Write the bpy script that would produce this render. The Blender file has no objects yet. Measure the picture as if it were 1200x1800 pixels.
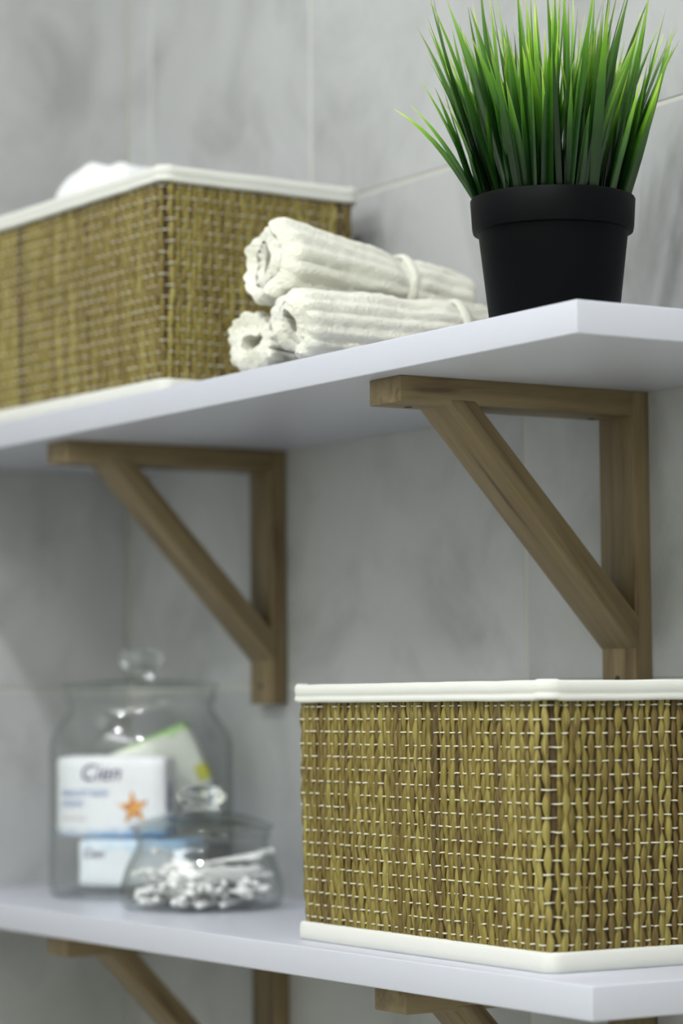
import bpy, bmesh, math, random
from mathutils import Vector, Matrix, noise
random.seed(7)
SC = bpy.context.scene
COL = SC.collection
PI = math.pi
R = math.radians

# ------------------------------------------------------------------ camera
cd = bpy.data.cameras.new('camera'); cam = bpy.data.objects.new('camera', cd); COL.objects.link(cam)
_c = Vector((1.09982, -1.03426, -0.20792))
_r = Vector((0.53202966, 0.84669116, -0.00765036))
_u = Vector((0.06439672, -0.03145218, 0.99742861))
_f = Vector((-0.84427336, 0.53115425, 0.07125763))
M = Matrix.Identity(4)
for i in range(3):
    M[i][0] = _r[i]; M[i][1] = _u[i]; M[i][2] = -_f[i]; M[i][3] = _c[i]
cam.matrix_world = M
cd.sensor_fit = 'VERTICAL'; cd.sensor_height = 36.0; cd.sensor_width = 24.0
cd.lens = 4716.7 / 1800 * 36
cd.clip_start = 0.05
cd.dof.use_dof = True
cd.dof.focus_distance = 1.52
cd.dof.aperture_fstop = 5.0
SC.camera = cam
# ------------------------------------------------------------------ world, exposure
SC.view_settings.view_transform = 'Standard'
SC.view_settings.look = 'None'
SC.view_settings.gamma = 1.0
SC.view_settings.use_curve_mapping = False
SC.view_settings.exposure = 0.2
w = bpy.data.worlds.new('world'); SC.world = w; w.use_nodes = True
w.node_tree.nodes['Background'].inputs[0].default_value = (.9, .95, 1, 1)
w.node_tree.nodes['Background'].inputs[1].default_value = 0.3
# ------------------------------------------------------------------ lamps (ceiling downlights, plus an added fill)
ROOM = dict(x0=-0.875, x1=1.75, y0=-2.1, y1=0.0, z0=-1.25, z1=1.25)
LAMPS = [(0.80, -0.96, 19.0), (-0.45, -0.96, 4.5)]     # round downlights: x, y, watts
for i, (x, y, e) in enumerate(LAMPS):
    l = bpy.data.lights.new('downlight_lamp', 'AREA'); l.shape = 'DISK'; l.size = 0.11; l.energy = e
    l.color = (0.97, 0.985, 1.0)
    o = bpy.data.objects.new('downlight_lamp', l); COL.objects.link(o); o.location = (x, y, ROOM['z1'] - 0.022)
l = bpy.data.lights.new('fill_lamp', 'AREA'); l.shape = 'RECTANGLE'; l.size = 1.7; l.size_y = 0.6; l.energy = 12.0  # broad fill added to lift the ambient light, not a known fixture
l.color = (0.93, 0.97, 1.0)
o = bpy.data.objects.new('fill_lamp', l); COL.objects.link(o); o.location = (0.35, -1.70, ROOM['z1'] - 0.03)

# ------------------------------------------------------------------ helpers
def tag(o, label=None, cat=None, group=None, kind=None):
    if label: o['label'] = label
    if cat: o['category'] = cat
    if group: o['group'] = group
    if kind: o['kind'] = kind
    return o
def empty(name, loc, rz=0.0, **k):
    o = bpy.data.objects.new(name, None); COL.objects.link(o)
    o.location = loc; o.rotation_euler = (0, 0, rz); o.empty_display_size = 0.02
    return tag(o, **k)
def link(name, me, parent=None, loc=(0, 0, 0), rot=(0, 0, 0)):
    o = bpy.data.objects.new(name, me); COL.objects.link(o)
    if parent: o.parent = parent
    o.location = loc; o.rotation_euler = rot
    return o
def mesh(verts, faces, mat, smooth=False, uvs=None, name='m'):
    me = bpy.data.meshes.new(name); me.from_pydata([tuple(v) for v in verts], [], faces); me.materials.append(mat)
    if smooth:
        for pl in me.polygons: pl.use_smooth = True
    if uvs:
        ul = me.uv_layers.new(name='UVMap')
        for lp in me.loops: ul.data[lp.index].uv = uvs[lp.vertex_index]
    me.update()
    return me
def bm_mesh(bm, mat, smooth=False, angle=None):
    bmesh.ops.recalc_face_normals(bm, faces=bm.faces)
    me = bpy.data.meshes.new('m'); bm.to_mesh(me); bm.free(); me.materials.append(mat)
    if smooth:
        for pl in me.polygons: pl.use_smooth = True
        if angle is not None:
            try: me.set_sharp_from_angle(angle=angle)
            except Exception: pass
    return me
def box_bm(x0, x1, y0, y1, z0, z1, bev=0.0, seg=2, bm=None):
    bm = bm or bmesh.new()
    r = bmesh.ops.create_cube(bm, size=1.0)
    for v in r['verts']:
        v.co = Vector((x0 + (v.co.x + .5) * (x1 - x0), y0 + (v.co.y + .5) * (y1 - y0), z0 + (v.co.z + .5) * (z1 - z0)))
    if bev:
        es = list({e for v in r['verts'] for e in v.link_edges})
        bmesh.ops.bevel(bm, geom=es, offset=bev, segments=seg, affect='EDGES', profile=.5)
    return bm
def box(name, d, mat, parent=None, bev=0.0, seg=2, smooth=True):
    return link(name, bm_mesh(box_bm(*d, bev=bev, seg=seg), mat, smooth and bev > 0, R(35)), parent)
def prism(name, poly_yz, x0, x1, mat, parent=None, bev=0.0):
    bm = bmesh.new()
    a = [bm.verts.new((x0, y, z)) for y, z in poly_yz]; b = [bm.verts.new((x1, y, z)) for y, z in poly_yz]
    n = len(a)
    bm.faces.new(a); bm.faces.new(b[::-1])
    for i in range(n): bm.faces.new((a[i], b[i], b[(i + 1) % n], a[(i + 1) % n]))
    bmesh.ops.recalc_face_normals(bm, faces=bm.faces)
    if bev: bmesh.ops.bevel(bm, geom=list(bm.edges), offset=bev, segments=2, affect='EDGES', profile=.5)
    return link(name, bm_mesh(bm, mat, bev > 0, R(35)), parent)
def lathe(prof, n=64, closed=False):
    """prof: (r, z) list. closed: the profile is a loop (shell of glass)"""
    V = []; F = []
    m = len(prof)
    for i in range(n):
        a = 2 * PI * i / n; c, s = math.cos(a), math.sin(a)
        for r, z in prof: V.append((max(r, 1e-5) * c, max(r, 1e-5) * s, z))
    mm = m if closed else m - 1
    for i in range(n):
        j = (i + 1) % n
        for k in range(mm):
            k2 = (k + 1) % m
            F.append((i * m + k, j * m + k, j * m + k2, i * m + k2))
    return V, F
def lathe_mesh(prof, mat, n=64, closed=False):
    V, F = lathe(prof, n, closed)
    bm = bmesh.new(); vs = [bm.verts.new(v) for v in V]
    for f in F:
        try: bm.faces.new([vs[i] for i in f])
        except ValueError: pass
    bmesh.ops.remove_doubles(bm, verts=bm.verts, dist=5e-5)
    return bm_mesh(bm, mat, True, R(50))
def smooth_prof(pts, sub=4):
    """Catmull-Rom through (r,z) points"""
    out = []
    n = len(pts)
    for i in range(n - 1):
        p0 = pts[max(i - 1, 0)]; p1 = pts[i]; p2 = pts[i + 1]; p3 = pts[min(i + 2, n - 1)]
        for k in range(sub):
            t = k / sub
            out.append(tuple(0.5 * ((2 * p1[a]) + (-p0[a] + p2[a]) * t + (2 * p0[a] - 5 * p1[a] + 4 * p2[a] - p3[a]) * t * t + (-p0[a] + 3 * p1[a] - 3 * p2[a] + p3[a]) * t ** 3) for a in (0, 1)))
    out.append(pts[-1])
    return out

# ------------------------------------------------------------------ materials
def mat(name):
    m = bpy.data.materials.new(name); m.use_nodes = True
    nt = m.node_tree; b = nt.nodes['Principled BSDF']
    return m, nt, b
def N(nt, t, **k):
    n = nt.nodes.new(t)
    for a, v in k.items():
        if a.startswith('i_'):
            key = a[2:]; key = int(key) if key.isdigit() else key.replace('_', ' ')
            n.inputs[key].default_value = v
        else: setattr(n, a, v)
    return n
def ramp(nt, stops, interp='LINEAR'):
    n = nt.nodes.new('ShaderNodeValToRGB'); n.color_ramp.interpolation = interp
    el = n.color_ramp.elements
    el[0].position, el[0].color = stops[0][0], (*stops[0][1], 1)
    el[1].position, el[1].color = stops[-1][0], (*stops[-1][1], 1)
    for p, c in stops[1:-1]:
        e = el.new(p); e.color = (*c, 1)
    return n
def simple(name, col, rough=.5, spec=.5, **k):
    m, nt, b = mat(name)
    b.inputs['Base Color'].default_value = (*col, 1); b.inputs['Roughness'].default_value = rough
    b.inputs['Specular IOR Level'].default_value = spec
    for a, v in k.items(): b.inputs[a.replace('_', ' ')].default_value = v
    return m
def bump(nt, b, hsock, strength=.3, dist=.001):
    bn = N(nt, 'ShaderNodeBump'); bn.inputs['Strength'].default_value = strength; bn.inputs['Distance'].default_value = dist
    nt.links.new(hsock, bn.inputs['Height']); nt.links.new(bn.outputs[0], b.inputs['Normal'])

# --- grey marbled tile
m_tile, nt, b = mat('grey_marbled_tile')
L = nt.links.new
geo = N(nt, 'ShaderNodeNewGeometry'); oi = N(nt, 'ShaderNodeObjectInfo')
off = N(nt, 'ShaderNodeVectorMath', operation='SCALE'); off.inputs[0].default_value = (3.1, 1.7, 2.3); L(oi.outputs['Random'], off.inputs['Scale'])
add = N(nt, 'ShaderNodeVectorMath', operation='ADD'); L(geo.outputs['Position'], add.inputs[0]); L(off.outputs[0], add.inputs[1])
sc1 = N(nt, 'ShaderNodeVectorMath', operation='MULTIPLY'); sc1.inputs[1].default_value = (1.0, 1.0, .8); L(add.outputs[0], sc1.inputs[0])
n1 = N(nt, 'ShaderNodeTexNoise', i_Scale=7.0, i_Detail=6.0, i_Roughness=.55, i_Distortion=.4); L(sc1.outputs[0], n1.inputs['Vector'])
n2 = N(nt, 'ShaderNodeTexNoise', i_Scale=10.0, i_Detail=8.0, i_Roughness=.62, i_Distortion=.8); L(sc1.outputs[0], n2.inputs['Vector'])
r1 = ramp(nt, [(.30, (.405, .408, .414)), (.5, (.450, .454, .465)), (.7, (.490, .496, .510))]); L(n1.outputs[0], r1.inputs[0])
r2 = ramp(nt, [(.30, (.60, .60, .585)), (.42, (.84, .84, .83)), (.54, (1.03, 1.03, 1.03))]); L(n2.outputs[0], r2.inputs[0])
mx = N(nt, 'ShaderNodeMix', data_type='RGBA', blend_type='MULTIPLY'); mx.inputs['Factor'].default_value = .62
L(r1.outputs[0], mx.inputs[6]); L(r2.outputs[0], mx.inputs[7]); L(mx.outputs[2], b.inputs['Base Color'])
b.inputs['Roughness'].default_value = .38
m_grout = simple('tile_grout', (.56, .55, .49), .85)
m_paint = simple('white_wall_paint', (.80, .81, .73), .7)
m_floor = simple('grey_floor_tile', (.50, .49, .41), .4)
m_shelf, nt, b = mat('white_melamine')
b.inputs['Base Color'].default_value = (.53, .54, .615, 1); b.inputs['Roughness'].default_value = .33
tn = N(nt, 'ShaderNodeTexNoise', i_Scale=900.0); bump(nt, b, tn.outputs[0], .04, .0003)

# --- wood (grain runs along local Y or Z depending on part: mapping scale given)
def wood(name, scale, tint=(1, 1, 1)):
    m, nt, b = mat(name); L = nt.links.new
    tc = N(nt, 'ShaderNodeTexCoord'); oi = N(nt, 'ShaderNodeObjectInfo')
    off = N(nt, 'ShaderNodeVectorMath', operation='SCALE'); off.inputs[0].default_value = (9.1, 5.7, 7.3); L(oi.outputs['Random'], off.inputs['Scale'])
    mp = N(nt, 'ShaderNodeVectorMath', operation='MULTIPLY'); mp.inputs[1].default_value = scale; L(tc.outputs['Object'], mp.inputs[0])
    ad = N(nt, 'ShaderNodeVectorMath', operation='ADD'); L(mp.outputs[0], ad.inputs[0]); L(off.outputs[0], ad.inputs[1])
    a = N(nt, 'ShaderNodeTexNoise', i_Scale=1.0, i_Detail=3.0, i_Roughness=.5, i_Distortion=.6); L(ad.outputs[0], a.inputs['Vector'])
    c = N(nt, 'ShaderNodeTexNoise', i_Scale=5.0, i_Detail=4.0, i_Roughness=.6); L(ad.outputs[0], c.inputs['Vector'])
    t = tint
    r = ramp(nt, [(.28, (.095 * t[0], .056 * t[1], .026 * t[2])), (.42, (.175 * t[0], .126 * t[1], .062 * t[2])), (.6, (.22 * t[0], .165 * t[1], .085 * t[2])), (.8, (.26 * t[0], .20 * t[1], .11 * t[2]))]); L(a.outputs[0], r.inputs[0])
    r2 = ramp(nt, [(.3, (.85, .83, .80)), (.6, (1, 1, 1))]); L(c.outputs[0], r2.inputs[0])
    mx = N(nt, 'ShaderNodeMix', data_type='RGBA', blend_type='MULTIPLY'); mx.inputs['Factor'].default_value = .8
    L(r.outputs[0], mx.inputs[6]); L(r2.outputs[0], mx.inputs[7]); L(mx.outputs[2], b.inputs['Base Color'])
    b.inputs['Roughness'].default_value = .5
    bump(nt, b, c.outputs[0], .1, .0004)
    return m
m_wood_y = wood('birch_wood_grain_y', (110, 8, 110))
m_wood_z = wood('birch_wood_grain_z', (110, 110, 8))
m_hole = simple('dark_screw_hole', (.03, .025, .02), .8)

# --- woven rush
m_reed, nt, b = mat('dried_rush'); L = nt.links.new
oi = N(nt, 'ShaderNodeObjectInfo'); tc = N(nt, 'ShaderNodeTexCoord')
rr = ramp(nt, [(0, (.095, .060, .012)), (.12, (.145, .100, .018)), (.4, (.190, .145, .027)), (.75, (.235, .185, .038)), (1, (.30, .25, .065))]); L(oi.outputs['Random'], rr.inputs[0])
off = N(nt, 'ShaderNodeVectorMath', operation='SCALE'); off.inputs[0].default_value = (9.1, 5.7, 7.3); L(oi.outputs['Random'], off.inputs['Scale'])
mp = N(nt, 'ShaderNodeVectorMath', operation='MULTIPLY'); mp.inputs[1].default_value = (500, 500, 28); L(tc.outputs['Object'], mp.inputs[0])
ad = N(nt, 'ShaderNodeVectorMath', operation='ADD'); L(mp.outputs[0], ad.inputs[0]); L(off.outputs[0], ad.inputs[1])
a = N(nt, 'ShaderNodeTexNoise', i_Scale=1.0, i_Detail=3.0); L(ad.outputs[0], a.inputs['Vector'])
r2 = ramp(nt, [(.32, (.42, .34, .26)), (.44, (.82, .78, .72)), (.6, (1.0, 1.0, 1.0)), (.75, (1.12, 1.14, 1.1))]); L(a.outputs[0], r2.inputs[0])
mx = N(nt, 'ShaderNodeMix', data_type='RGBA', blend_type='MULTIPLY'); mx.inputs['Factor'].default_value = 1
L(rr.outputs[0], mx.inputs[6]); L(r2.outputs[0], mx.inputs[7]); L(mx.outputs[2], b.inputs['Base Color'])
b.inputs['Roughness'].default_value = .5; bump(nt, b, a.outputs[0], .4, .0005)
m_gap_shade = simple('brown_gap_shade', (.10, .065, .03), .9)  # dark colour stands in for shade in the gaps between reeds
m_thread = simple('white_nylon_thread', (.66, .63, .52), .35)
# --- cloth
def cloth(name, col, scale, strength, dist, sheen=.3):
    m, nt, b = mat(name); L = nt.links.new
    b.inputs['Base Color'].default_value = (*col, 1); b.inputs['Roughness'].default_value = .95; b.inputs['Specular IOR Level'].default_value = .15
    b.inputs['Sheen Weight'].default_value = sheen
    tc = N(nt, 'ShaderNodeTexCoord')
    a = N(nt, 'ShaderNodeTexNoise', i_Scale=scale, i_Detail=4.0, i_Roughness=.7); L(tc.outputs['Object'], a.inputs['Vector'])
    bump(nt, b, a.outputs[0], strength, dist)
    return m
m_trim = cloth('cream_cotton_binding', (.66, .66, .625), 900, .35, .0005)
m_liner = cloth('cream_cotton_lining', (.82, .81, .75), 700, .3, .0004)
m_terry = cloth('ivory_terry', (.965, .95, .83), 380, 1.0, .003, .6)
m_terry_in = cloth('yellowish_terry_inside', (.86, .78, .56), 420, .9, .002, .3)
m_roll = cloth('white_soft_towel', (.86, .86, .88), 300, .5, .001, .4)
# --- plant
m_pot = simple('black_plastic', (.0014, .0018, .0024), .5, .08)
m_soil = simple('dark_plastic_base', (.01, .014, .008), .8)
m_blade, nt, b = mat('green_plastic_grass'); L = nt.links.new
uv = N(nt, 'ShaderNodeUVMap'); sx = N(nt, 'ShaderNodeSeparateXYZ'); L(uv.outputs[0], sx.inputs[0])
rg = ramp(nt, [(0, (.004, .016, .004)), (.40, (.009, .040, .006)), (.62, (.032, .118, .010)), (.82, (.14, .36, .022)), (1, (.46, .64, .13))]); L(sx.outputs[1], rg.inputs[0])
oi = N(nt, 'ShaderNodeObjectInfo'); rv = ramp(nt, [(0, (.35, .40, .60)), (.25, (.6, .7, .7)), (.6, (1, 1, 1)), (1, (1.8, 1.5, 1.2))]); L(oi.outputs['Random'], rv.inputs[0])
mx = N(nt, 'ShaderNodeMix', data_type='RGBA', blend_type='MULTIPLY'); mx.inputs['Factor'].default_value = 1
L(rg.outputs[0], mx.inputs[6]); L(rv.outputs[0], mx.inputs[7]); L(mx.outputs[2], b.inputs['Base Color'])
b.inputs['Roughness'].default_value = .28; b.inputs['Specular IOR Level'].default_value = .55
tr = N(nt, 'ShaderNodeBsdfTranslucent'); L(mx.outputs[2], tr.inputs[0])
ms = N(nt, 'ShaderNodeMixShader'); ms.inputs[0].default_value = .25
L(b.outputs[0], ms.inputs[1]); L(tr.outputs[0], ms.inputs[2]); L(ms.outputs[0], nt.nodes['Material Output'].inputs[0])
# --- glass
m_glass, nt, b = mat('clear_glass')
b.inputs['Base Color'].default_value = (.96, .985, .975, 1); b.inputs['Roughness'].default_value = 0.0
b.inputs['Transmission Weight'].default_value = 1.0; b.inputs['IOR'].default_value = 1.47
m_thin = bpy.data.materials.new('clear_thin_glass'); m_thin.use_nodes = True; nt = m_thin.node_tree; L = nt.links.new
nt.nodes.remove(nt.nodes['Principled BSDF'])
lw = N(nt, 'ShaderNodeLayerWeight'); lw.inputs['Blend'].default_value = .5
pw = N(nt, 'ShaderNodeMath', operation='POWER'); pw.inputs[1].default_value = 4.0; L(lw.outputs['Facing'], pw.inputs[0])
fr = N(nt, 'ShaderNodeMath', operation='MULTIPLY_ADD'); fr.inputs[1].default_value = .75; fr.inputs[2].default_value = .045; L(pw.outputs[0], fr.inputs[0])
tc_ = ramp(nt, [(0, (.996, .998, .997)), (.72, (.975, .988, .983)), (1, (.50, .60, .58))]); L(lw.outputs['Facing'], tc_.inputs[0])
tb = N(nt, 'ShaderNodeBsdfTransparent'); L(tc_.outputs[0], tb.inputs[0])
gb = N(nt, 'ShaderNodeBsdfGlossy'); gb.inputs['Roughness'].default_value = .02
mg = N(nt, 'ShaderNodeMixShader'); L(fr.outputs[0], mg.inputs[0]); L(tb.outputs[0], mg.inputs[1]); L(gb.outputs[0], mg.inputs[2])
L(mg.outputs[0], nt.nodes['Material Output'].inputs[0])
m_cotton = simple('white_cotton', (.88, .88, .88), .9, .2)
# --- soap paper
def paper(name, base, blue, zlo, zhi, low, high, seed, xflip=0.0):
    """printed wrapper: base colour with a watery splash of blue rising from one edge (flat print)"""
    m, nt, b = mat(name); L = nt.links.new
    tc = N(nt, 'ShaderNodeTexCoord'); s = N(nt, 'ShaderNodeSeparateXYZ'); L(tc.outputs['Object'], s.inputs[0])
    n = N(nt, 'ShaderNodeTexNoise', i_Scale=75.0, i_Detail=5.0, i_Roughness=.6, noise_dimensions='4D', i_W=seed); L(tc.outputs['Object'], n.inputs['Vector'])
    mr = N(nt, 'ShaderNodeMapRange'); mr.inputs[1].default_value = zlo; mr.inputs[2].default_value = zhi; mr.inputs[3].default_value = 1; mr.inputs[4].default_value = 0
    L(s.outputs[2], mr.inputs[0])
    mxx = N(nt, 'ShaderNodeMapRange'); mxx.inputs[1].default_value = -.03; mxx.inputs[2].default_value = .03; mxx.inputs[3].default_value = -.18; mxx.inputs[4].default_value = .15
    L(s.outputs[0], mxx.inputs[0])
    a = N(nt, 'ShaderNodeMath', operation='ADD'); L(mr.outputs[0], a.inputs[0]); L(n.outputs[0], a.inputs[1])
    a2 = N(nt, 'ShaderNodeMath', operation='ADD'); L(a.outputs[0], a2.inputs[0]); L(mxx.outputs[0], a2.inputs[1])
    r = ramp(nt, [(low, base), ((low + high) / 2, tuple((x + y) / 2 for x, y in zip(base, high and blue))), (high, blue)]); 
    sc = N(nt, 'ShaderNodeMath', operation='MULTIPLY'); sc.inputs[1].default_value = .5; L(a2.outputs[0], sc.inputs[0]); L(sc.outputs[0], r.inputs[0])
    L(r.outputs[0], b.inputs['Base Color']); b.inputs['Roughness'].default_value = .35
    return m
m_pack = paper('white_blue_soap_wrapper', (.84, .85, .90), (.16, .40, .72), -.03, .0, .58, .80, 1.0)
m_pack2 = paper('pale_blue_soap_wrapper', (.82, .86, .92), (.30, .56, .85), .02, -.012, .52, .78, 4.0)
m_pack3 = paper('white_green_soap_wrapper', (.84, .86, .80), (.30, .62, .12), .030, .012, .55, .66, 7.0)
m_ink = simple('indigo_ink', (.06, .05, .18), .5)
m_ink2 = simple('pale_blue_ink', (.36, .45, .70), .5)
m_inkp = simple('pale_pink_ink', (.72, .62, .64), .5)
m_inkb = simple('blue_ink', (.10, .28, .62), .5)
m_yel = simple('yellow_green_ink', (.62, .62, .05), .4)
m_star, nt, b = mat('orange_starfish_print'); L = nt.links.new
tc = N(nt, 'ShaderNodeTexCoord'); n = N(nt, 'ShaderNodeTexNoise', i_Scale=260.0, i_Detail=3.0); L(tc.outputs['Object'], n.inputs['Vector'])
r = ramp(nt, [(.35, (.30, .06, .02)), (.5, (.75, .26, .03)), (.65, (.90, .55, .10))]); L(n.outputs[0], r.inputs[0]); L(r.outputs[0], b.inputs['Base Color'])

# ------------------------------------------------------------------ setting
X0, X1, Y0, Y1, Z0, Z1 = (ROOM[k] for k in ('x0', 'x1', 'y0', 'y1', 'z0', 'z1'))
TW, TH, GAP, TD = 0.2603, 0.354, 0.0018, 0.008
SEAM_X, SEAM_Z = -0.319, 0.159
wb = tag(box('wall_back', (X0 - .1, X1 + .1, .0007, .1, Z0 - .1, Z1 + .1), m_grout), 'grey marbled tile wall behind the two shelves', kind='structure')
wl = tag(box('wall_left', (X0 - .1, X0 - .0012, Y0 - .1, .0012, Z0 - .1, Z1 + .1), m_grout), 'grey marbled tile side wall at the left end of the shelves', kind='structure')
tag(box('wall_right', (X1, X1 + .1, Y0 - .1, .0012, Z0 - .1, Z1 + .1), m_paint), kind='structure')
tag(box('wall_front', (X0 - .0012, X1, Y0 - .1, Y0, Z0 - .1, Z1 + .1), m_paint), kind='structure')
tag(box('ceiling', (X0 - .0012, X1, Y0, .0012, Z1, Z1 + .1), m_paint), kind='structure')
tag(box('floor', (X0 - .0012, X1, Y0, .0012, Z0 - .1, Z0), m_floor), kind='structure')
_tm = {}
def tile_mesh(w_, h_, axis):
    k = (round(w_, 4), round(h_, 4), axis)
    if k not in _tm:
        d = (-w_ / 2, w_ / 2, 0, TD, -h_ / 2, h_ / 2) if axis == 'y' else (-TD, 0, -w_ / 2, w_ / 2, -h_ / 2, h_ / 2)
        _tm[k] = bm_mesh(box_bm(*d, bev=.0009, seg=1), m_tile)
    return _tm[k]
def spans(lo, hi, first, step):
    k = math.floor((lo - first) / step); a = first + k * step; out = []
    while a < hi - 1e-6:
        s, e = max(a, lo), min(a + step, hi)
        if e - s > .01: out.append((s, e))
        a += step
    return out
for z0, z1 in spans(Z0, Z1, SEAM_Z, TH):
    cols = [X0, -.835, -.583] if z0 > .1 else [X0]
    nx_ = -.033 if z0 > .1 else SEAM_X
    while nx_ < X1 - .02: cols.append(nx_); nx_ += .55
    cols.append(X1)
    for x0, x1 in zip(cols, cols[1:]):
        link('tile', tile_mesh(x1 - x0 - GAP, z1 - z0 - GAP, 'y'), wb, ((x0 + x1) / 2, 0, (z0 + z1) / 2))
    for y0, y1 in spans(Y0, -.0005, -.0005, TW):
        link('tile', tile_mesh(y1 - y0 - GAP, z1 - z0 - GAP, 'x'), wl, (X0, (y0 + y1) / 2, (z0 + z1) / 2))
# fittings for the ceiling downlights and for the added fill panel
m_met = simple('white_lamp_trim', (.8, .8, .8), .4)
m_em, nt, b = mat('lit_lamp_diffuser'); b.inputs['Emission Color'].default_value = (1, .98, .95, 1); b.inputs['Emission Strength'].default_value = 12.0
for i, (x, y, e) in enumerate(LAMPS):
    t = empty('ceiling_light', (x, y, Z1), label=('round recessed ceiling downlight above the right end of the shelves', 'round recessed ceiling downlight nearer the left wall')[i], cat='lamp')
    link('lamp_trim', lathe_mesh([(.062, 0), (.078, 0), (.078, -.004), (.070, -.010), (.060, -.008), (.060, 0)], m_met, 48, True), t)
    link('diffuser', lathe_mesh([(0, -.003), (.060, -.003), (.060, 0), (0, 0)], m_em, 48), t)
t = empty('ceiling_light', (.35, -1.70, Z1), label='unseen rectangular fill panel added at the ceiling', cat='lamp')  # made-up panel that goes with the added fill light
box('lamp_trim', (-.87, .87, -.32, .32, -.012, 0), m_met, t, .003)
m_em2, nt, b = mat('added_fill_glow'); b.inputs['Emission Color'].default_value = (.95, .98, 1, 1); b.inputs['Emission Strength'].default_value = 3.0
box('diffuser', (-.85, .85, -.30, .30, -.014, -.010), m_em2, t, .001)  # glowing face of the added fill panel

# ------------------------------------------------------------------ shelves
D, T, ZL = 0.198, 0.018, -0.3516
YB = -.0006
def shelf(z, x1, label):
    w_ = x1 - (X0 + .001)
    o = link('shelf_board', bm_mesh(box_bm(0, w_, -D, YB, -T, 0, bev=.0009, seg=3), m_shelf, True, R(30)), None, (X0 + .001, 0, z))
    return tag(o, label, 'shelf')
shelf(0, 0.0, 'upper white shelf board carrying the potted grass and towels')
shelf(ZL, 0.005, 'lower white shelf board under the glass jars')

# ------------------------------------------------------------------ brackets
BW, DB, HA, DP, HP = .0335, .1826, .0155, .0130, .190
def bracket(x, ztop, label):
    t = empty('shelf_bracket', (x, 0, ztop), label=label, cat='bracket', group='wooden shelf brackets')
    box('arm', (0, BW, -DB, -DP, -HA, 0), m_wood_y, t, .0009)
    box('post', (0, BW, -DP, 0, -HP, 0), m_wood_z, t, .0009)
    zt = lambda z: z + .018
    # brace drawn in the y-z plane (heights relative to the shelf's underside)
    ya, yb = -DP, -.0103
    poly = [(-.1475, -HA + .0002), (-.1459, -.0155), (-.0131, -.1570), (yb, -.1572), (yb, -.1390), (-.1128, -.0300), (-.1265, -.0127), (-.1490, -.0127)]
    poly = [(-.1470, -.0150), (-.0131, -.1575), (yb, -.1575), (yb, -.1385), (-.1299, -.0127), (-.1470, -.0127)]
    br = prism('brace', poly, -.0004, BW + .0004, m_wood_d, t, .0007)
    for (y, z, dy) in ((-.1614, -HA, 0), (-.0245, -HA, 0)):
        link('screw_hole', lathe_mesh([(0, .001), (.0024, .001), (.0024, -.0003), (0, -.0003)], m_hole, 16), t, (.0095 if y < -.1 else .008, y, z))
    link('screw_hole', lathe_mesh([(0, .001), (.0024, .001), (.0024, -.0003), (0, -.0003)], m_hole, 16), t, (.0155, -DP, -.1763), (-PI / 2, 0, 0))
    return t
# diagonal grain: object coordinates rotated so the grain follows the brace
def wood_diag():
    m = m_wood_z.copy(); m.name = 'birch_wood_grain_diagonal'; nt = m.node_tree
    tc = [n for n in nt.nodes if n.type == 'TEX_COORD'][0]
    mul = [n for n in nt.nodes if n.type == 'VECT_MATH' and n.operation == 'MULTIPLY'][0]
    mp = nt.nodes.new('ShaderNodeMapping'); mp.inputs['Rotation'].default_value = (R(-43), 0, 0)
    nt.links.new(tc.outputs['Object'], mp.inputs[0]); nt.links.new(mp.outputs[0], mul.inputs[0])
    return m
m_wood_d = wood_diag()
bracket(-.2223, -T, 'pale wooden triangle bracket under the right end of the upper shelf')
bracket(-.6544, -T, 'pale wooden triangle bracket under the upper shelf, above the glass jars')
bracket(-.2223, ZL - T, 'pale wooden bracket under the lower shelf, beneath the woven basket')
bracket(-.6544, ZL - T, 'pale wooden bracket under the lower shelf, beneath the glass jars')

# ------------------------------------------------------------------ baskets
BKW, BKD, BKH, TRIM = .266, .158, .1555, .0110
SPLAY, BULGE = .0030, .0012
def rrect(w_, d_, r):
    """points sampler along a rounded rectangle: s -> (x, y, nx, ny); returns fn, length"""
    segs = []
    hx, hy = w_ / 2, d_ / 2
    lines = [((-hx + r, -hy), (hx - r, -hy), (0, -1)), ((hx, -hy + r), (hx, hy - r), (1, 0)), ((hx - r, hy), (-hx + r, hy), (0, 1)), ((-hx, hy - r), (-hx, -hy + r), (-1, 0))]
    cents = [(hx - r, -hy + r, -90), (hx - r, hy - r, 0), (-hx + r, hy - r, 90), (-hx + r, -hy + r, 180)]
    for i in range(4):
        a, b_, n_ = lines[i]; segs.append(('l', a, b_, n_, math.dist(a, b_))); c = cents[i]; segs.append(('a', c, None, None, r * PI / 2))
    tot = sum(s[4] for s in segs)
    def f(s):
        s = s % tot
        for k, a, b_, n_, ln in segs:
            if s <= ln:
                t_ = s / ln
                if k == 'l': return (a[0] + (b_[0] - a[0]) * t_, a[1] + (b_[1] - a[1]) * t_, n_[0], n_[1])
                an = R(a[2] + 90 * t_); return (a[0] + r * math.cos(an), a[1] + r * math.sin(an), math.cos(an), math.sin(an))
            s -= ln
        return f(0)
    return f, tot
def outof(z): u = z / BKH; return SPLAY * u + BULGE * math.sin(PI * min(max(u, 0), 1))
SR = .0023
pathf, plen = rrect(BKW - 2 * SR - .002, BKD - 2 * SR - .002, .0045)
NS = int(round(plen / .0043 / 2)) * 2
ROWS = 18
ZA, ZB = TRIM - .002, BKH - TRIM + .002
rowz = [TRIM + .0035 + (BKH - 2 * TRIM - .006) * k / (ROWS - 1) for k in range(ROWS)]
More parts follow.
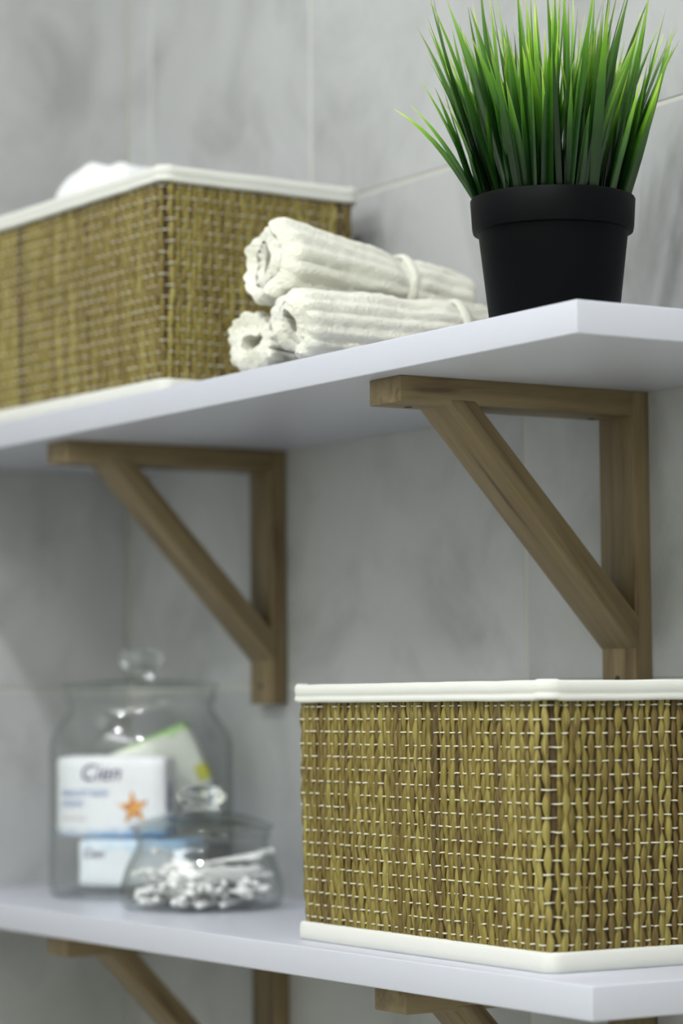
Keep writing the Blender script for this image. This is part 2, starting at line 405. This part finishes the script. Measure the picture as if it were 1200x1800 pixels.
def reed_mesh(par, seed):
    rnd = random.Random(seed); V = []; F = []; nr = 6
    per = (rowz[1] - rowz[0]); nz = ROWS * 4 + 2
    ph = rnd.uniform(0, 6); lean = rnd.uniform(-.0006, .0006); rad = SR * rnd.uniform(.66, 1.12)
    for i in range(nz + 1):
        z = ZA + (ZB - ZA) * i / nz
        k = (z - rowz[0]) / per
        own = .5 + .5 * math.cos(PI * (k + par))
        pinch = own ** 1.5
        dx = lean * 1.4 * math.sin(k * .45 + ph) + .00035 * math.sin(k * 1.3 + ph) + .0003 * math.sin(k * 2.9 + ph * 3)
        rx = rad * (1.16 - .55 * pinch); ry = rad * (1.0 - .28 * pinch) * .85
        dy = outof(z) - .0002 * pinch + .0003 * math.sin(k * .9 + ph * 2)
        for j in range(nr):
            a = 2 * PI * j / nr + .3 * math.sin(k * .5 + ph)
            V.append((dx + rx * math.cos(a), dy + ry * math.sin(a), z))
    for i in range(nz):
        for j in range(nr):
            j2 = (j + 1) % nr; F.append((i * nr + j, i * nr + j2, (i + 1) * nr + j2, (i + 1) * nr + j))
    F.append(tuple(range(nr))[::-1]); F.append(tuple(nz * nr + j for j in range(nr)))
    return mesh(V, F, m_reed, True)
reeds = [[reed_mesh(pz, 10 * pz + k) for k in range(6)] for pz in (0, 1)]
def tube_loop(pts, r, nr=5, closed=True):
    V = []; F = []; n = len(pts)
    for i in range(n):
        p = Vector(pts[i]); tdir = (Vector(pts[(i + 1) % n]) - Vector(pts[i - 1])).normalized()
        up = Vector((0, 0, 1)); side = tdir.cross(up).normalized(); up = side.cross(tdir)
        for j in range(nr):
            a = 2 * PI * j / nr; V.append(p + side * (r * math.cos(a)) + up * (r * math.sin(a)))
    for i in range(n if closed else n - 1):
        i2 = (i + 1) % n
        for j in range(nr): j2 = (j + 1) % nr; F.append((i * nr + j, i2 * nr + j, i2 * nr + j2, i * nr + j2))
    return V, F
def thread_mesh(row):
    rnd = random.Random(row * 3 + 1); z = rowz[row]; pts = []
    # strands j and j+1 are drawn together at this row when (j + row) has the right parity
    par = row % 2; npair = NS // 2; step = plen / NS
    for q in range(npair):
        c = (2 * q + (0 if par == 0 else 1)) * step + rnd.uniform(-.0002, .0002)
        long_ = rnd.random() < .10; h = (1.1 if long_ else .42) * step
        amp = .0003 - .0017 * rnd.random() ** 1.6
        for ds, o_ in ((-h, -.0012), (-h * .42, .0019 + amp), (h * .42, .0019 + amp), (h, -.0012)):
            x, y, nx, ny = pathf(c + ds); d = outof(z) + o_
            pts.append((x + nx * d, y + ny * d, z + .0002 * rnd.uniform(-1, 1)))
    V, F = tube_loop(pts, .00042)
    return mesh(V, F, m_thread, True)
threads = [thread_mesh(k) for k in range(ROWS)]
def sweep_band(w_, d_, r, prof, mat_, zf=None, nseg=160, wob=0.0, seed=0):
    """closed band: prof = list of (outward, z) around a closed section"""
    f, tot = rrect(w_, d_, r); V = []; F = []; m = len(prof)
    # dense samples in corners
    ss = []
    k = 0
    hx, hy = w_ / 2, d_ / 2
    for (ln, cur) in ((w_ - 2 * r, 0), (r * PI / 2, 1), (d_ - 2 * r, 0), (r * PI / 2, 1)) * 2:
        nn = 8 if cur else max(4, int(ln / .006))
        for i in range(nn): ss.append(k + ln * i / nn)
        k += ln
    for s in ss:
        x, y, nx, ny = f(s)
        wv = wob * noise.noise(Vector((x * 40, y * 40, seed)))
        corner = abs(nx) > .05 and abs(ny) > .05
        for o_, z in prof:
            V.append((x + nx * (o_ + wv), y + ny * (o_ + wv), z + wv * .6 + (.0006 if corner and z > .1 and o_ > -.002 else 0)))
    n = len(ss)
    for i in range(n):
        i2 = (i + 1) % n
        for j in range(m): j2 = (j + 1) % m; F.append((i * m + j, i2 * m + j, i2 * m + j2, i * m + j2))
    return mesh(V, F, mat_, True)
# shared band / liner meshes
zt = BKH
so = SPLAY
top_prof = [(so + .0002, zt - TRIM), (so + .0009, zt - TRIM - .0001), (so + .0014, zt - TRIM + .0012), (so + .0012, zt - TRIM + .0030), (so + .0005, zt - TRIM + .0037), (so + .0011, zt - TRIM + .0046),
            (so + .0014, zt - .004), (so + .0010, zt - .0012), (so - .0004, zt), (so - .0042, zt), (so - .0056, zt - .0012), (so - .0060, zt - TRIM), (so - .0045, zt - TRIM)]
bot_prof = [(-.0045, TRIM), (.0002, TRIM), (.0010, TRIM - .0002), (.0017, TRIM - .0015), (.0021, .005), (.0019, .0015), (.0010, 0), (-.004, 0), (-.0055, .001), (-.0055, TRIM)]
def make_basket(loc, rz, label):
    t = empty('woven_basket', loc, rz, label=label, cat='basket', group='woven rush storage baskets')
    link('top_binding', sweep_band(BKW, BKD, .007, top_prof, m_trim, wob=.0005, seed=1), t)
    link('bottom_binding', sweep_band(BKW, BKD, .007, bot_prof, m_trim, wob=.0005, seed=2), t)
    # lining: inner open box with floor
    lin = rrect(BKW - .0115, BKD - .0115, .005); V = []; F = []; n = 48
    for z, o_ in ((.0025, 0), (BKH * .5, outof(BKH * .5)), (BKH - .003, outof(BKH))):
        for i in range(n):
            x, y, nx, ny = lin[0](lin[1] * i / n); V.append((x + nx * o_, y + ny * o_, z))
    for k in range(2):
        for i in range(n): F.append((k * n + i, k * n + (i + 1) % n, (k + 1) * n + (i + 1) % n, (k + 1) * n + i))
    F.append(tuple(range(n))[::-1])
    link('lining', mesh(V, F, m_liner), t)
    bk = rrect(BKW - .0085, BKD - .0085, .006); V = []; F = []  # dark shell added behind the reeds so their gaps look shaded
    for z in [TRIM - .003 + (BKH - 2 * TRIM + .006) * k / 6 for k in range(7)]:
        for i in range(n):
            x, y, nx, ny = bk[0](bk[1] * i / n); V.append((x + nx * outof(z), y + ny * outof(z), z))
    for k in range(6):
        for i in range(n): F.append((k * n + i, k * n + (i + 1) % n, (k + 1) * n + (i + 1) % n, (k + 1) * n + i))
    link('gap_shade', mesh(V, F, m_gap_shade), t)
    rnd = random.Random(int(abs(loc[0]) * 1000))
    for j in range(NS):
        x, y, nx, ny = pathf(plen * j / NS + rnd.uniform(-.0004, .0004))
        link('reed', reeds[j % 2][rnd.randrange(6)], t, (x, y, 0), (0, 0, math.atan2(ny, nx) - PI / 2))
    for k in range(ROWS): link('thread', threads[k], t)
    return t
make_basket((-.1863, -.0975, ZL), R(-1.3), 'woven rush basket with cream binding on the lower shelf, right of the jars')
make_basket((-.6142, -.1095, 0), R(2.8), 'woven rush basket with cream binding on the upper shelf, beside the rolled towels')

# ------------------------------------------------------------------ upright towel roll in the upper basket
def spiral_section(r0, r1, turns, thick, n=150, rib=0, ribamp=0.0, seed=0, squash=1.0):
    """closed outline of a rolled sheet (x,y) list, outer pass then inner pass"""
    A = []; B = []
    for i in range(n + 1):
        t_ = i / n; a = turns * 2 * PI * t_; rc = r0 + (r1 - r0) * t_
        rc += .0010 * noise.noise(Vector((math.cos(a) * 1.5, math.sin(a) * 1.5, seed)))
        th = thick * (.5 + .5 * min(1, (1 - t_) * 14)) * (.6 + .4 * min(1, t_ * 20))
        ro = rc + th / 2; ri = rc - th / 2
        if rib: ro += ribamp * (abs(math.sin(a * rib / 2)) - .5)
        A.append((ro * math.cos(a), ro * math.sin(a) * squash)); B.append((ri * math.cos(a), ri * math.sin(a) * squash))
    return A + B[::-1]
def rolled(name, sec, length, mat_, parent, taper=None, nl=56, lump=.0012, seed=0, tele=.004, off=None):
    """extrude a spiral section along local Y with rounded, uneven ends"""
    V = []; F = []; m = len(sec)
    for i in range(nl + 1):
        u = i / nl; y = length * u
        s = taper(u) if taper else 1.0
        for j, (x, z) in enumerate(sec):
            a = math.atan2(z, x); rr_ = math.hypot(x, z)
            e = min(u, 1 - u) * length
            rnd_ = 1 - .10 * max(0, 1 - e / .006) ** 2
            q = noise.noise(Vector((x * 60 + seed, y * 30, z * 60))) * lump + noise.noise(Vector((x * 260, y * 190 + seed, z * 260))) * lump * .35
            yy = y + tele * noise.noise(Vector((x * 45, z * 45, seed * 3.1))) * (1 - 2 * u)
            ox, oz = off(u) if off else (0, 0)
            k = s * rnd_ + q / max(rr_, .006)
            V.append((x * k + ox, yy, z * k + oz))
    for i in range(nl):
        for j in range(m): j2 = (j + 1) % m; F.append((i * m + j, i * m + j2, (i + 1) * m + j2, (i + 1) * m + j))
    # end caps as strips between outer and inner pass
    h = m // 2
    for i, rev in ((0, True), (nl, False)):
        for j in range(h - 1):
            q = (i * m + j, i * m + j + 1, i * m + m - 2 - j, i * m + m - 1 - j); F.append(q[::-1] if rev else q)
    bm = bmesh.new(); vs = [bm.verts.new(v) for v in V]
    for f in F:
        try: bm.faces.new([vs[k] for k in f])
        except ValueError: pass
    return link(name, bm_mesh(bm, mat_, True, R(70)), parent)
t = empty('rolled_towel', (-.680, -.113, .004), R(35), label='white rolled towel standing upright inside the upper basket', cat='towel')
sec = spiral_section(.006, .0445, 4.4, .0088, 260, seed=4)
o = rolled('towel_roll', sec, .190, m_roll, t, lump=.0014, seed=9, tele=.005,
           taper=lambda u: 1 - .38 * max(0, (u - .84) / .16) ** 2.4 - .02 * math.sin(u * 9))
o.rotation_euler = (PI / 2, 0, 0)

# ------------------------------------------------------------------ three rolled towels
def towel(loc, rz, pitch, r1, L_, label, seed, taper, tie, turns=2.2, start=0.0, squash=1.0):
    t = empty('rolled_towel', loc, rz, label=label, cat='towel', group='ivory rolled towels')
    sec = spiral_section(.0075, r1 - .0035, turns, .0078, 170, rib=15, ribamp=.0026, seed=seed, squash=squash)
    c, s = math.cos(start), math.sin(start)
    sec = [(x * c - z * s, x * s + z * c) for x, z in sec]
    o = rolled('towel_roll', sec, L_, m_terry, t, taper=taper, seed=seed, lump=.0026, tele=.010)
    o.rotation_euler = (pitch, 0, 0)
    # tie band around the roll
    yt = tie * L_; rt = r1 * taper(tie) * 1.01; V = []; F = []; na, nb = 48, 8
    for i in range(na):
        a = 2 * PI * i / na; rr_ = rt + .0006 * math.sin(a * 6.5)
        for j in range(nb):
            b_ = 2 * PI * j / nb
            V.append(((rr_ + .0020 * math.cos(b_)) * math.cos(a), yt + .0040 * math.sin(b_) + .003 * math.sin(a), (rr_ + .0020 * math.cos(b_)) * math.sin(a) * squash))
    for i in range(na):
        for j in range(nb): F.append((i * nb + j, ((i + 1) % na) * nb + j, ((i + 1) % na) * nb + (j + 1) % nb, i * nb + (j + 1) % nb))
    o2 = link('tie_band', mesh(V, F, m_terry, True), t); o2.rotation_euler = (pitch, 0, 0)
    return t
tp0 = lambda u: 1.0 - .05 * math.exp(-((u - .7) / .05) ** 2)
towel((-.351, -.188, .0212), R(24), 0, .0208, .165, 'ivory rolled towel at the bottom of the pile, nearest the basket', 1, tp0, .7, 1.8, .8)
towel((-.298, -.190, .0245), R(3), 0, .0240, .17, 'ivory rolled towel at the bottom of the pile, nearest the plant pot', 2, tp0, .70, 2.1, 2.4)
tp1 = lambda u: 1.0 - .27 * u - .09 * math.exp(-((u - .62) / .05) ** 2)
towel((-.335, -.187, .0690), R(8), R(-5.0), .0300, .165, 'ivory rolled towel lying on top of the two others', 3, tp1, .64, 2.0, 1.2, 1.0)

# ------------------------------------------------------------------ potted grass
PX, PY, PH = -.1370, -.110, .0825
pot = empty('potted_grass', (PX, PY, 0), label='artificial green grass in a black plastic pot at the shelf end', cat='potted plant')
pr = .0478
prof = [(0, 0), (.0345, 0), (.0362, .0012), (.0432, PH - .0205), (.0434, PH - .0200), (.0462, PH - .0195), (.0468, PH - .0170), (pr, PH - .001), (pr - .0005, PH), (pr - .0020, PH), (pr - .0032, PH - .014), (.0400, PH - .020), (.0385, PH - .030), (0, PH - .031)]
# split each edge slightly so smooth shading stays crisp
link('pot', lathe_mesh(prof, m_pot, 96), pot)
link('soil_disc', lathe_mesh([(0, PH - .014), (.030, PH - .0150), (.0420, PH - .0165)], m_soil, 48), pot)
er = Vector((.53203, .84669, 0)).normalized(); ed = Vector((-.84427, .53115, 0)).normalized()
def blade(base, direc, length, curl, width, twist, seed):
    """V-folded tapering strip; direc: horizontal lean vector (lean = tan of the angle)"""
    V = []; F = []; U = []; n = 9
    rnd = random.Random(seed)
    p = Vector(base); step = length / n
    lean = Vector(direc); hdir = lean.normalized() if lean.length > 1e-4 else Vector((1, 0, 0))
    ang = math.atan(lean.length)
    wdir0 = Vector((math.cos(twist), math.sin(twist), 0))
    for i in range(n + 1):
        u = i / n
        a = ang + curl * u * u
        d = hdir * math.sin(a) + Vector((0, 0, 1)) * math.cos(a)
        side = (wdir0 - d * wdir0.dot(d)).normalized(); nrm = d.cross(side)
        w_ = width * (.62 + .38 * math.sin(min(u * 2.4, PI / 2))) * max(0.03, (1 - u ** 2.6)) * .5
        V += [p - side * w_ + nrm * w_ * .42, p + Vector((0, 0, 0)), p + side * w_ + nrm * w_ * .42]
        U += [(0, u), (.5, u), (1, u)]
        if i < n:
            F += [(3 * i, 3 * i + 1, 3 * i + 4, 3 * i + 3), (3 * i + 1, 3 * i + 2, 3 * i + 5, 3 * i + 4)]
            p = p + d * step
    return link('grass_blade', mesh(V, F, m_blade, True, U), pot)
rg_ = random.Random(11)
ZS = PH - .016
for i in range(270):
    a = rg_.uniform(0, 2 * PI); rho = .0385 * math.sqrt(rg_.random())
    b_ = Vector((rho * math.cos(a), rho * math.sin(a), ZS))
    out = Vector((math.cos(a + rg_.gauss(0, .35)), math.sin(a + rg_.gauss(0, .35)), 0))
    lean = out * (.03 + .27 * (rho / .0385) ** 1.3 + abs(rg_.gauss(0, .05))) + Vector((rg_.gauss(0, .080), rg_.gauss(0, .080), 0))
    if lean.length > .33: lean *= .33 / lean.length
    ln = rg_.uniform(.090, .152) - .018 * (rho / .0385) ** 2 + (.006 if rg_.random() < .2 else 0)
    wd = rg_.uniform(.0038, .0080)
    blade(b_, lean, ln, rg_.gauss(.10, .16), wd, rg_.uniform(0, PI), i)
# the stray outer blades seen on the left and the right
def stray(bx, dx, ln, curl, wd=.0045, dd=0.0, bd=0.0):
    b_ = er * bx + ed * bd; b_.z = ZS
    blade(b_, er * dx + ed * dd, ln, curl, wd, math.atan2(er.y, er.x), 500 + int(abs(dx) * 100))
stray(-.0355, -.56, .091, .58, .0042)
stray(-.0355, -.50, .087, .38, .0036)
stray(-.0350, -.40, .098, .22, .0028)
stray(-.034, -.22, .100, .22, .0044)
stray(-.030, -.14, .118, .16, .0050)
stray(.034, .20, .098, .20, .0050)
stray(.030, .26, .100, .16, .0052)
stray(.033, .12, .090, .20, .0048)

# ------------------------------------------------------------------ glass jars
def shell(outer, th):
    """closed loop: outer profile from axis bottom up to the rim, back down inside"""
    inner = []
    for i, (r, z) in enumerate(outer):
        a = outer[max(i - 1, 0)]; c = outer[min(i + 1, len(outer) - 1)]
        dx, dz = c[0] - a[0], c[1] - a[1]; ln = math.hypot(dx, dz) or 1
        inner.append((max(r - dz / ln * th, 0), z + dx / ln * th))
    return outer + inner[::-1]
JR = .0695
bigo = [(0, .0030), (.040, .0028), (.058, .0020), (.0635, .0004), (.0665, .0014), (.0688, .0045), (JR, .012), (JR, .050), (JR, .085), (JR, .108), (.0688, .116), (.0655, .1245), (.0600, .1325), (.0562, .1380), (.0548, .1425), (.0556, .1460), (.0572, .1480), (.0574, .1560)]
JX, JY = -.712, -.0755
big = empty('glass_jar', (JX, JY, ZL), label='tall clear glass jar with round knob lid holding soap packets', cat='jar', group='clear glass jars')
o = smooth_prof(bigo, 3)
link('jar_body', lathe_mesh(shell(o, .0026), m_thin, 96), big)
lid = [(0, .1585), (.030, .1580), (.0500, .1570), (.0585, .1566), (.0590, .1578), (.0585, .1592), (.0540, .1602), (.036, .1616), (.018, .1630), (0, .1634)]
knob = [(0, .1636), (.0110, .1645), (.0085, .1670), (.0095, .1695), (.0145, .1725), (.0172, .1765), (.0170, .1805), (.0140, .1848), (.008, .1872), (0, .1878)]
ld = link('lid', lathe_mesh(smooth_prof(lid, 3), m_thin, 96), big)
link('knob', lathe_mesh(smooth_prof(knob, 3), m_glass, 96), ld)
SX, SY = -.5745, -.100
sml = empty('glass_jar', (SX, SY, ZL), label='low squat clear glass jar with knob lid full of cotton swabs', cat='jar', group='clear glass jars')
so_ = [(0, .0022), (.040, .0018), (.0485, .0012), (.0515, .0003), (.0545, .0016), (.0575, .0065), (.0583, .0120), (.0572, .0190), (.0545, .0275), (.0508, .0365), (.0480, .0420), (.0466, .0455), (.0472, .0485), (.0486, .0500), (.0488, .0555)]
o = smooth_prof(so_, 3)
link('jar_body', lathe_mesh(shell(o, .0024), m_thin, 96), sml)
lid2 = [(0, .0625), (.018, .0620), (.036, .0590), (.0460, .0566), (.0505, .0562), (.0512, .0572), (.0500, .0588), (.0440, .0612), (.0330, .0648), (.0210, .0672), (0, .0682)]
knob2 = [(0, .0684), (.0145, .0685), (.0125, .0705), (.0125, .0725), (.0150, .0745), (.0176, .0775), (.0176, .0805), (.0150, .0842), (.008, .0862), (0, .0866)]
ld = link('lid', lathe_mesh(smooth_prof(lid2, 3), m_thin, 96), sml)
link('knob', lathe_mesh(smooth_prof(knob2, 3), m_glass, 96), ld)

# ------------------------------------------------------------------ soap packets
def packet_mesh(w_, h_, d_, mat_, seed, puff=.0014):
    """wrapped soap bar: slightly puffed box, origin at the centre; x width, y depth, z height"""
    bm = box_bm(-w_ / 2, w_ / 2, -d_ / 2, d_ / 2, -h_ / 2, h_ / 2)
    bmesh.ops.subdivide_edges(bm, edges=list(bm.edges), cuts=11, use_grid_fill=True)
    for v in bm.verts:
        x, y, z = v.co; ux, uy, uz = 2 * x / w_, 2 * y / d_, 2 * z / h_
        # round the edges
        r = .0045
        c = Vector((max(-w_ / 2 + r, min(w_ / 2 - r, x)), max(-d_ / 2 + r, min(d_ / 2 - r, y)), max(-h_ / 2 + r, min(h_ / 2 - r, z))))
        dlt = Vector(v.co) - c
        if dlt.length > r: v.co = c + dlt.normalized() * r
        v.co += noise.noise_vector(Vector((x * 55 + seed, y * 55, z * 55))) * puff * .6
    return bm_mesh(bm, mat_, True)
def text(body, size, mat_, parent, loc, rot, shear=0.0, align='CENTER', off=0.0):
    cu = bpy.data.curves.new('lettering', 'FONT'); cu.body = body; cu.size = size; cu.shear = shear; cu.extrude = .0002
    cu.offset = off; cu.align_x = align; cu.materials.append(mat_)
    tmp = bpy.data.objects.new('tmp', cu); COL.objects.link(tmp); bpy.context.view_layer.update()
    me = bpy.data.meshes.new_from_object(tmp.evaluated_get(bpy.context.evaluated_depsgraph_get())); me = me.copy()
    bpy.data.objects.remove(tmp); me.materials.clear(); me.materials.append(mat_)
    o = bpy.data.objects.new('lettering', me); COL.objects.link(o); o.parent = parent; o.location = loc; o.rotation_euler = rot
    return o
yaw = math.atan2(er.y, er.x)
def jpos(r_, d_, z): v = Vector((JX, JY, 0)) + er * r_ + ed * d_; return (v.x, v.y, ZL + z)
# lying packet underneath
p2 = link('soap_packet', packet_mesh(.086, .036, .054, m_pack2, 3), None, jpos(.001, .002, .0255), (0, 0, yaw - R(14)))
tag(p2, 'pale blue and white soap packet lying flat at the bottom of the jar', 'soap', 'wrapped soap bars in the tall jar')
text('Cien', .009, m_ink, p2, (-.030, -.0274, .0045), (PI / 2, 0, 0), .2)
# front packet
p1 = link('soap_packet', packet_mesh(.088, .061, .026, m_pack, 1), None, jpos(-.0190, .002, .0750), (0, 0, yaw - R(17)))
tag(p1, 'white soap packet with blue water print and an orange starfish', 'soap', 'wrapped soap bars in the tall jar')
yf = -.0139
text('Cien', .0175, m_ink, p1, (-.008, yf, .0125), (PI / 2, 0, 0), .25)
text('BEAUTY SOAP', .0058, m_ink2, p1, (-.0385, yf, .0010), (PI / 2, 0, 0), 0, 'LEFT', .00012)
text('AQUA', .0058, m_ink2, p1, (-.0385, yf, -.0065), (PI / 2, 0, 0), 0, 'LEFT', .00012)
text('Cien', .011, m_ink, p1, (.0444, -.001, .000), (PI / 2, -PI / 2, PI / 2),   .2)
sv = []; 
for k in range(10):
    a = PI / 2 + .12 + k * PI / 5; rr_ = .0135 if k % 2 == 0 else .0052
    sv.append((rr_ * math.cos(a), rr_ * math.sin(a)))
V = [(x, 0, z) for x, z in sv] + [(0, -.0012, 0)]; F = [(i, (i + 1) % 10, 10) for i in range(10)]
link('starfish_print', mesh(V, F, m_star), p1, (.019, yf + .0002, -.0085))
bm = box_bm(.0430, .0444, -.010, .010, -.0225, -.0150, bev=.0005, seg=1)
link('blue_band', bm_mesh(bm, m_inkb), p1)
bm = box_bm(-.0385, -.020, yf, yf + .0006, -.0165, -.0155)
link('pink_line', bm_mesh(bm, m_inkp), p1)
# green packet behind, leaning
p3 = link('soap_packet', packet_mesh(.070, .054, .018, m_pack3, 5), None, jpos(.012, .028, .0930), (0, R(-24), yaw - R(4)))
tag(p3, 'white and lime green soap packet tilted behind the starfish one', 'soap', 'wrapped soap bars in the tall jar')
bm = box_bm(.026, .0352, -.0096, .0096, -.021, -.008, bev=.001, seg=1)
link('yellow_mark', bm_mesh(bm, m_yel), p3)

# ------------------------------------------------------------------ cotton swabs
def swab_mesh():
    L_ = .072; V = []; F = []
    P = [(-.5 * L_, .0004), (-.495 * L_, .0016), (-.47 * L_, .0024), (-.42 * L_, .0026), (-.36 * L_, .0019), (-.33 * L_, .0011), (-.1 * L_, .0011)]
    P = P + [(-x, r) for x, r in P[::-1]]
    nr = 8
    for x, r in P:
        for j in range(nr): a = 2 * PI * j / nr; V.append((x, r * math.cos(a), r * math.sin(a)))
    for i in range(len(P) - 1):
        for j in range(nr): j2 = (j + 1) % nr; F.append((i * nr + j, i * nr + j2, (i + 1) * nr + j2, (i + 1) * nr + j))
    F.append(tuple(range(nr))); F.append(tuple((len(P) - 1) * nr + j for j in range(nr))[::-1])
    return mesh(V, F, m_cotton, True)
SW = swab_mesh(); rs = random.Random(5)
def swab(loc, rz, pitch, label, group='cotton swabs in the squat jar'):
    o = link('cotton_swab', SW, None, loc, (0, pitch, rz)); return tag(o, label, 'cotton swab', group)
z = .0064
for layer in range(7):
    base = rs.uniform(0, PI)
    ks = [k for k in range(-6, 7)]
    for k in ks:
        a = base + R(rs.gauss(0, 7)); off_ = k * .0062 + rs.gauss(0, .0006)
        if abs(off_) > .0345: continue
        half = .0365; lim = math.sqrt(max(.0522 ** 2 - off_ ** 2, 0)) - half
        sl = rs.uniform(-max(lim, 0), max(lim, 0))
        if lim < 0: continue
        x = SX + math.cos(a) * sl - math.sin(a) * off_; y = SY + math.sin(a) * sl + math.cos(a) * off_
        swab((x, y, ZL + z + .0002 * rs.random()), a, R(rs.gauss(0, 1.2)), 'white cotton swab in the heap inside the squat glass jar')
    z += .0033
# a few lying across the heap, one end up against the glass on the right
v = Vector((SX, SY, 0)) + er * .016 + ed * .004
swab((v.x, v.y, ZL + z + .0045), yaw, R(-10), 'white cotton swab slanting up to the right above the heap')
v = Vector((SX, SY, 0)) + er * .008 - ed * .010
swab((v.x, v.y, ZL + z + .0035), yaw + R(12), R(-5), 'white cotton swab lying across the front of the heap top')
v = Vector((SX, SY, 0)) - er * .016 + ed * .006
swab((v.x, v.y, ZL + z + .0050), yaw + R(60), R(12), 'white cotton swab sticking up at the left of the heap')
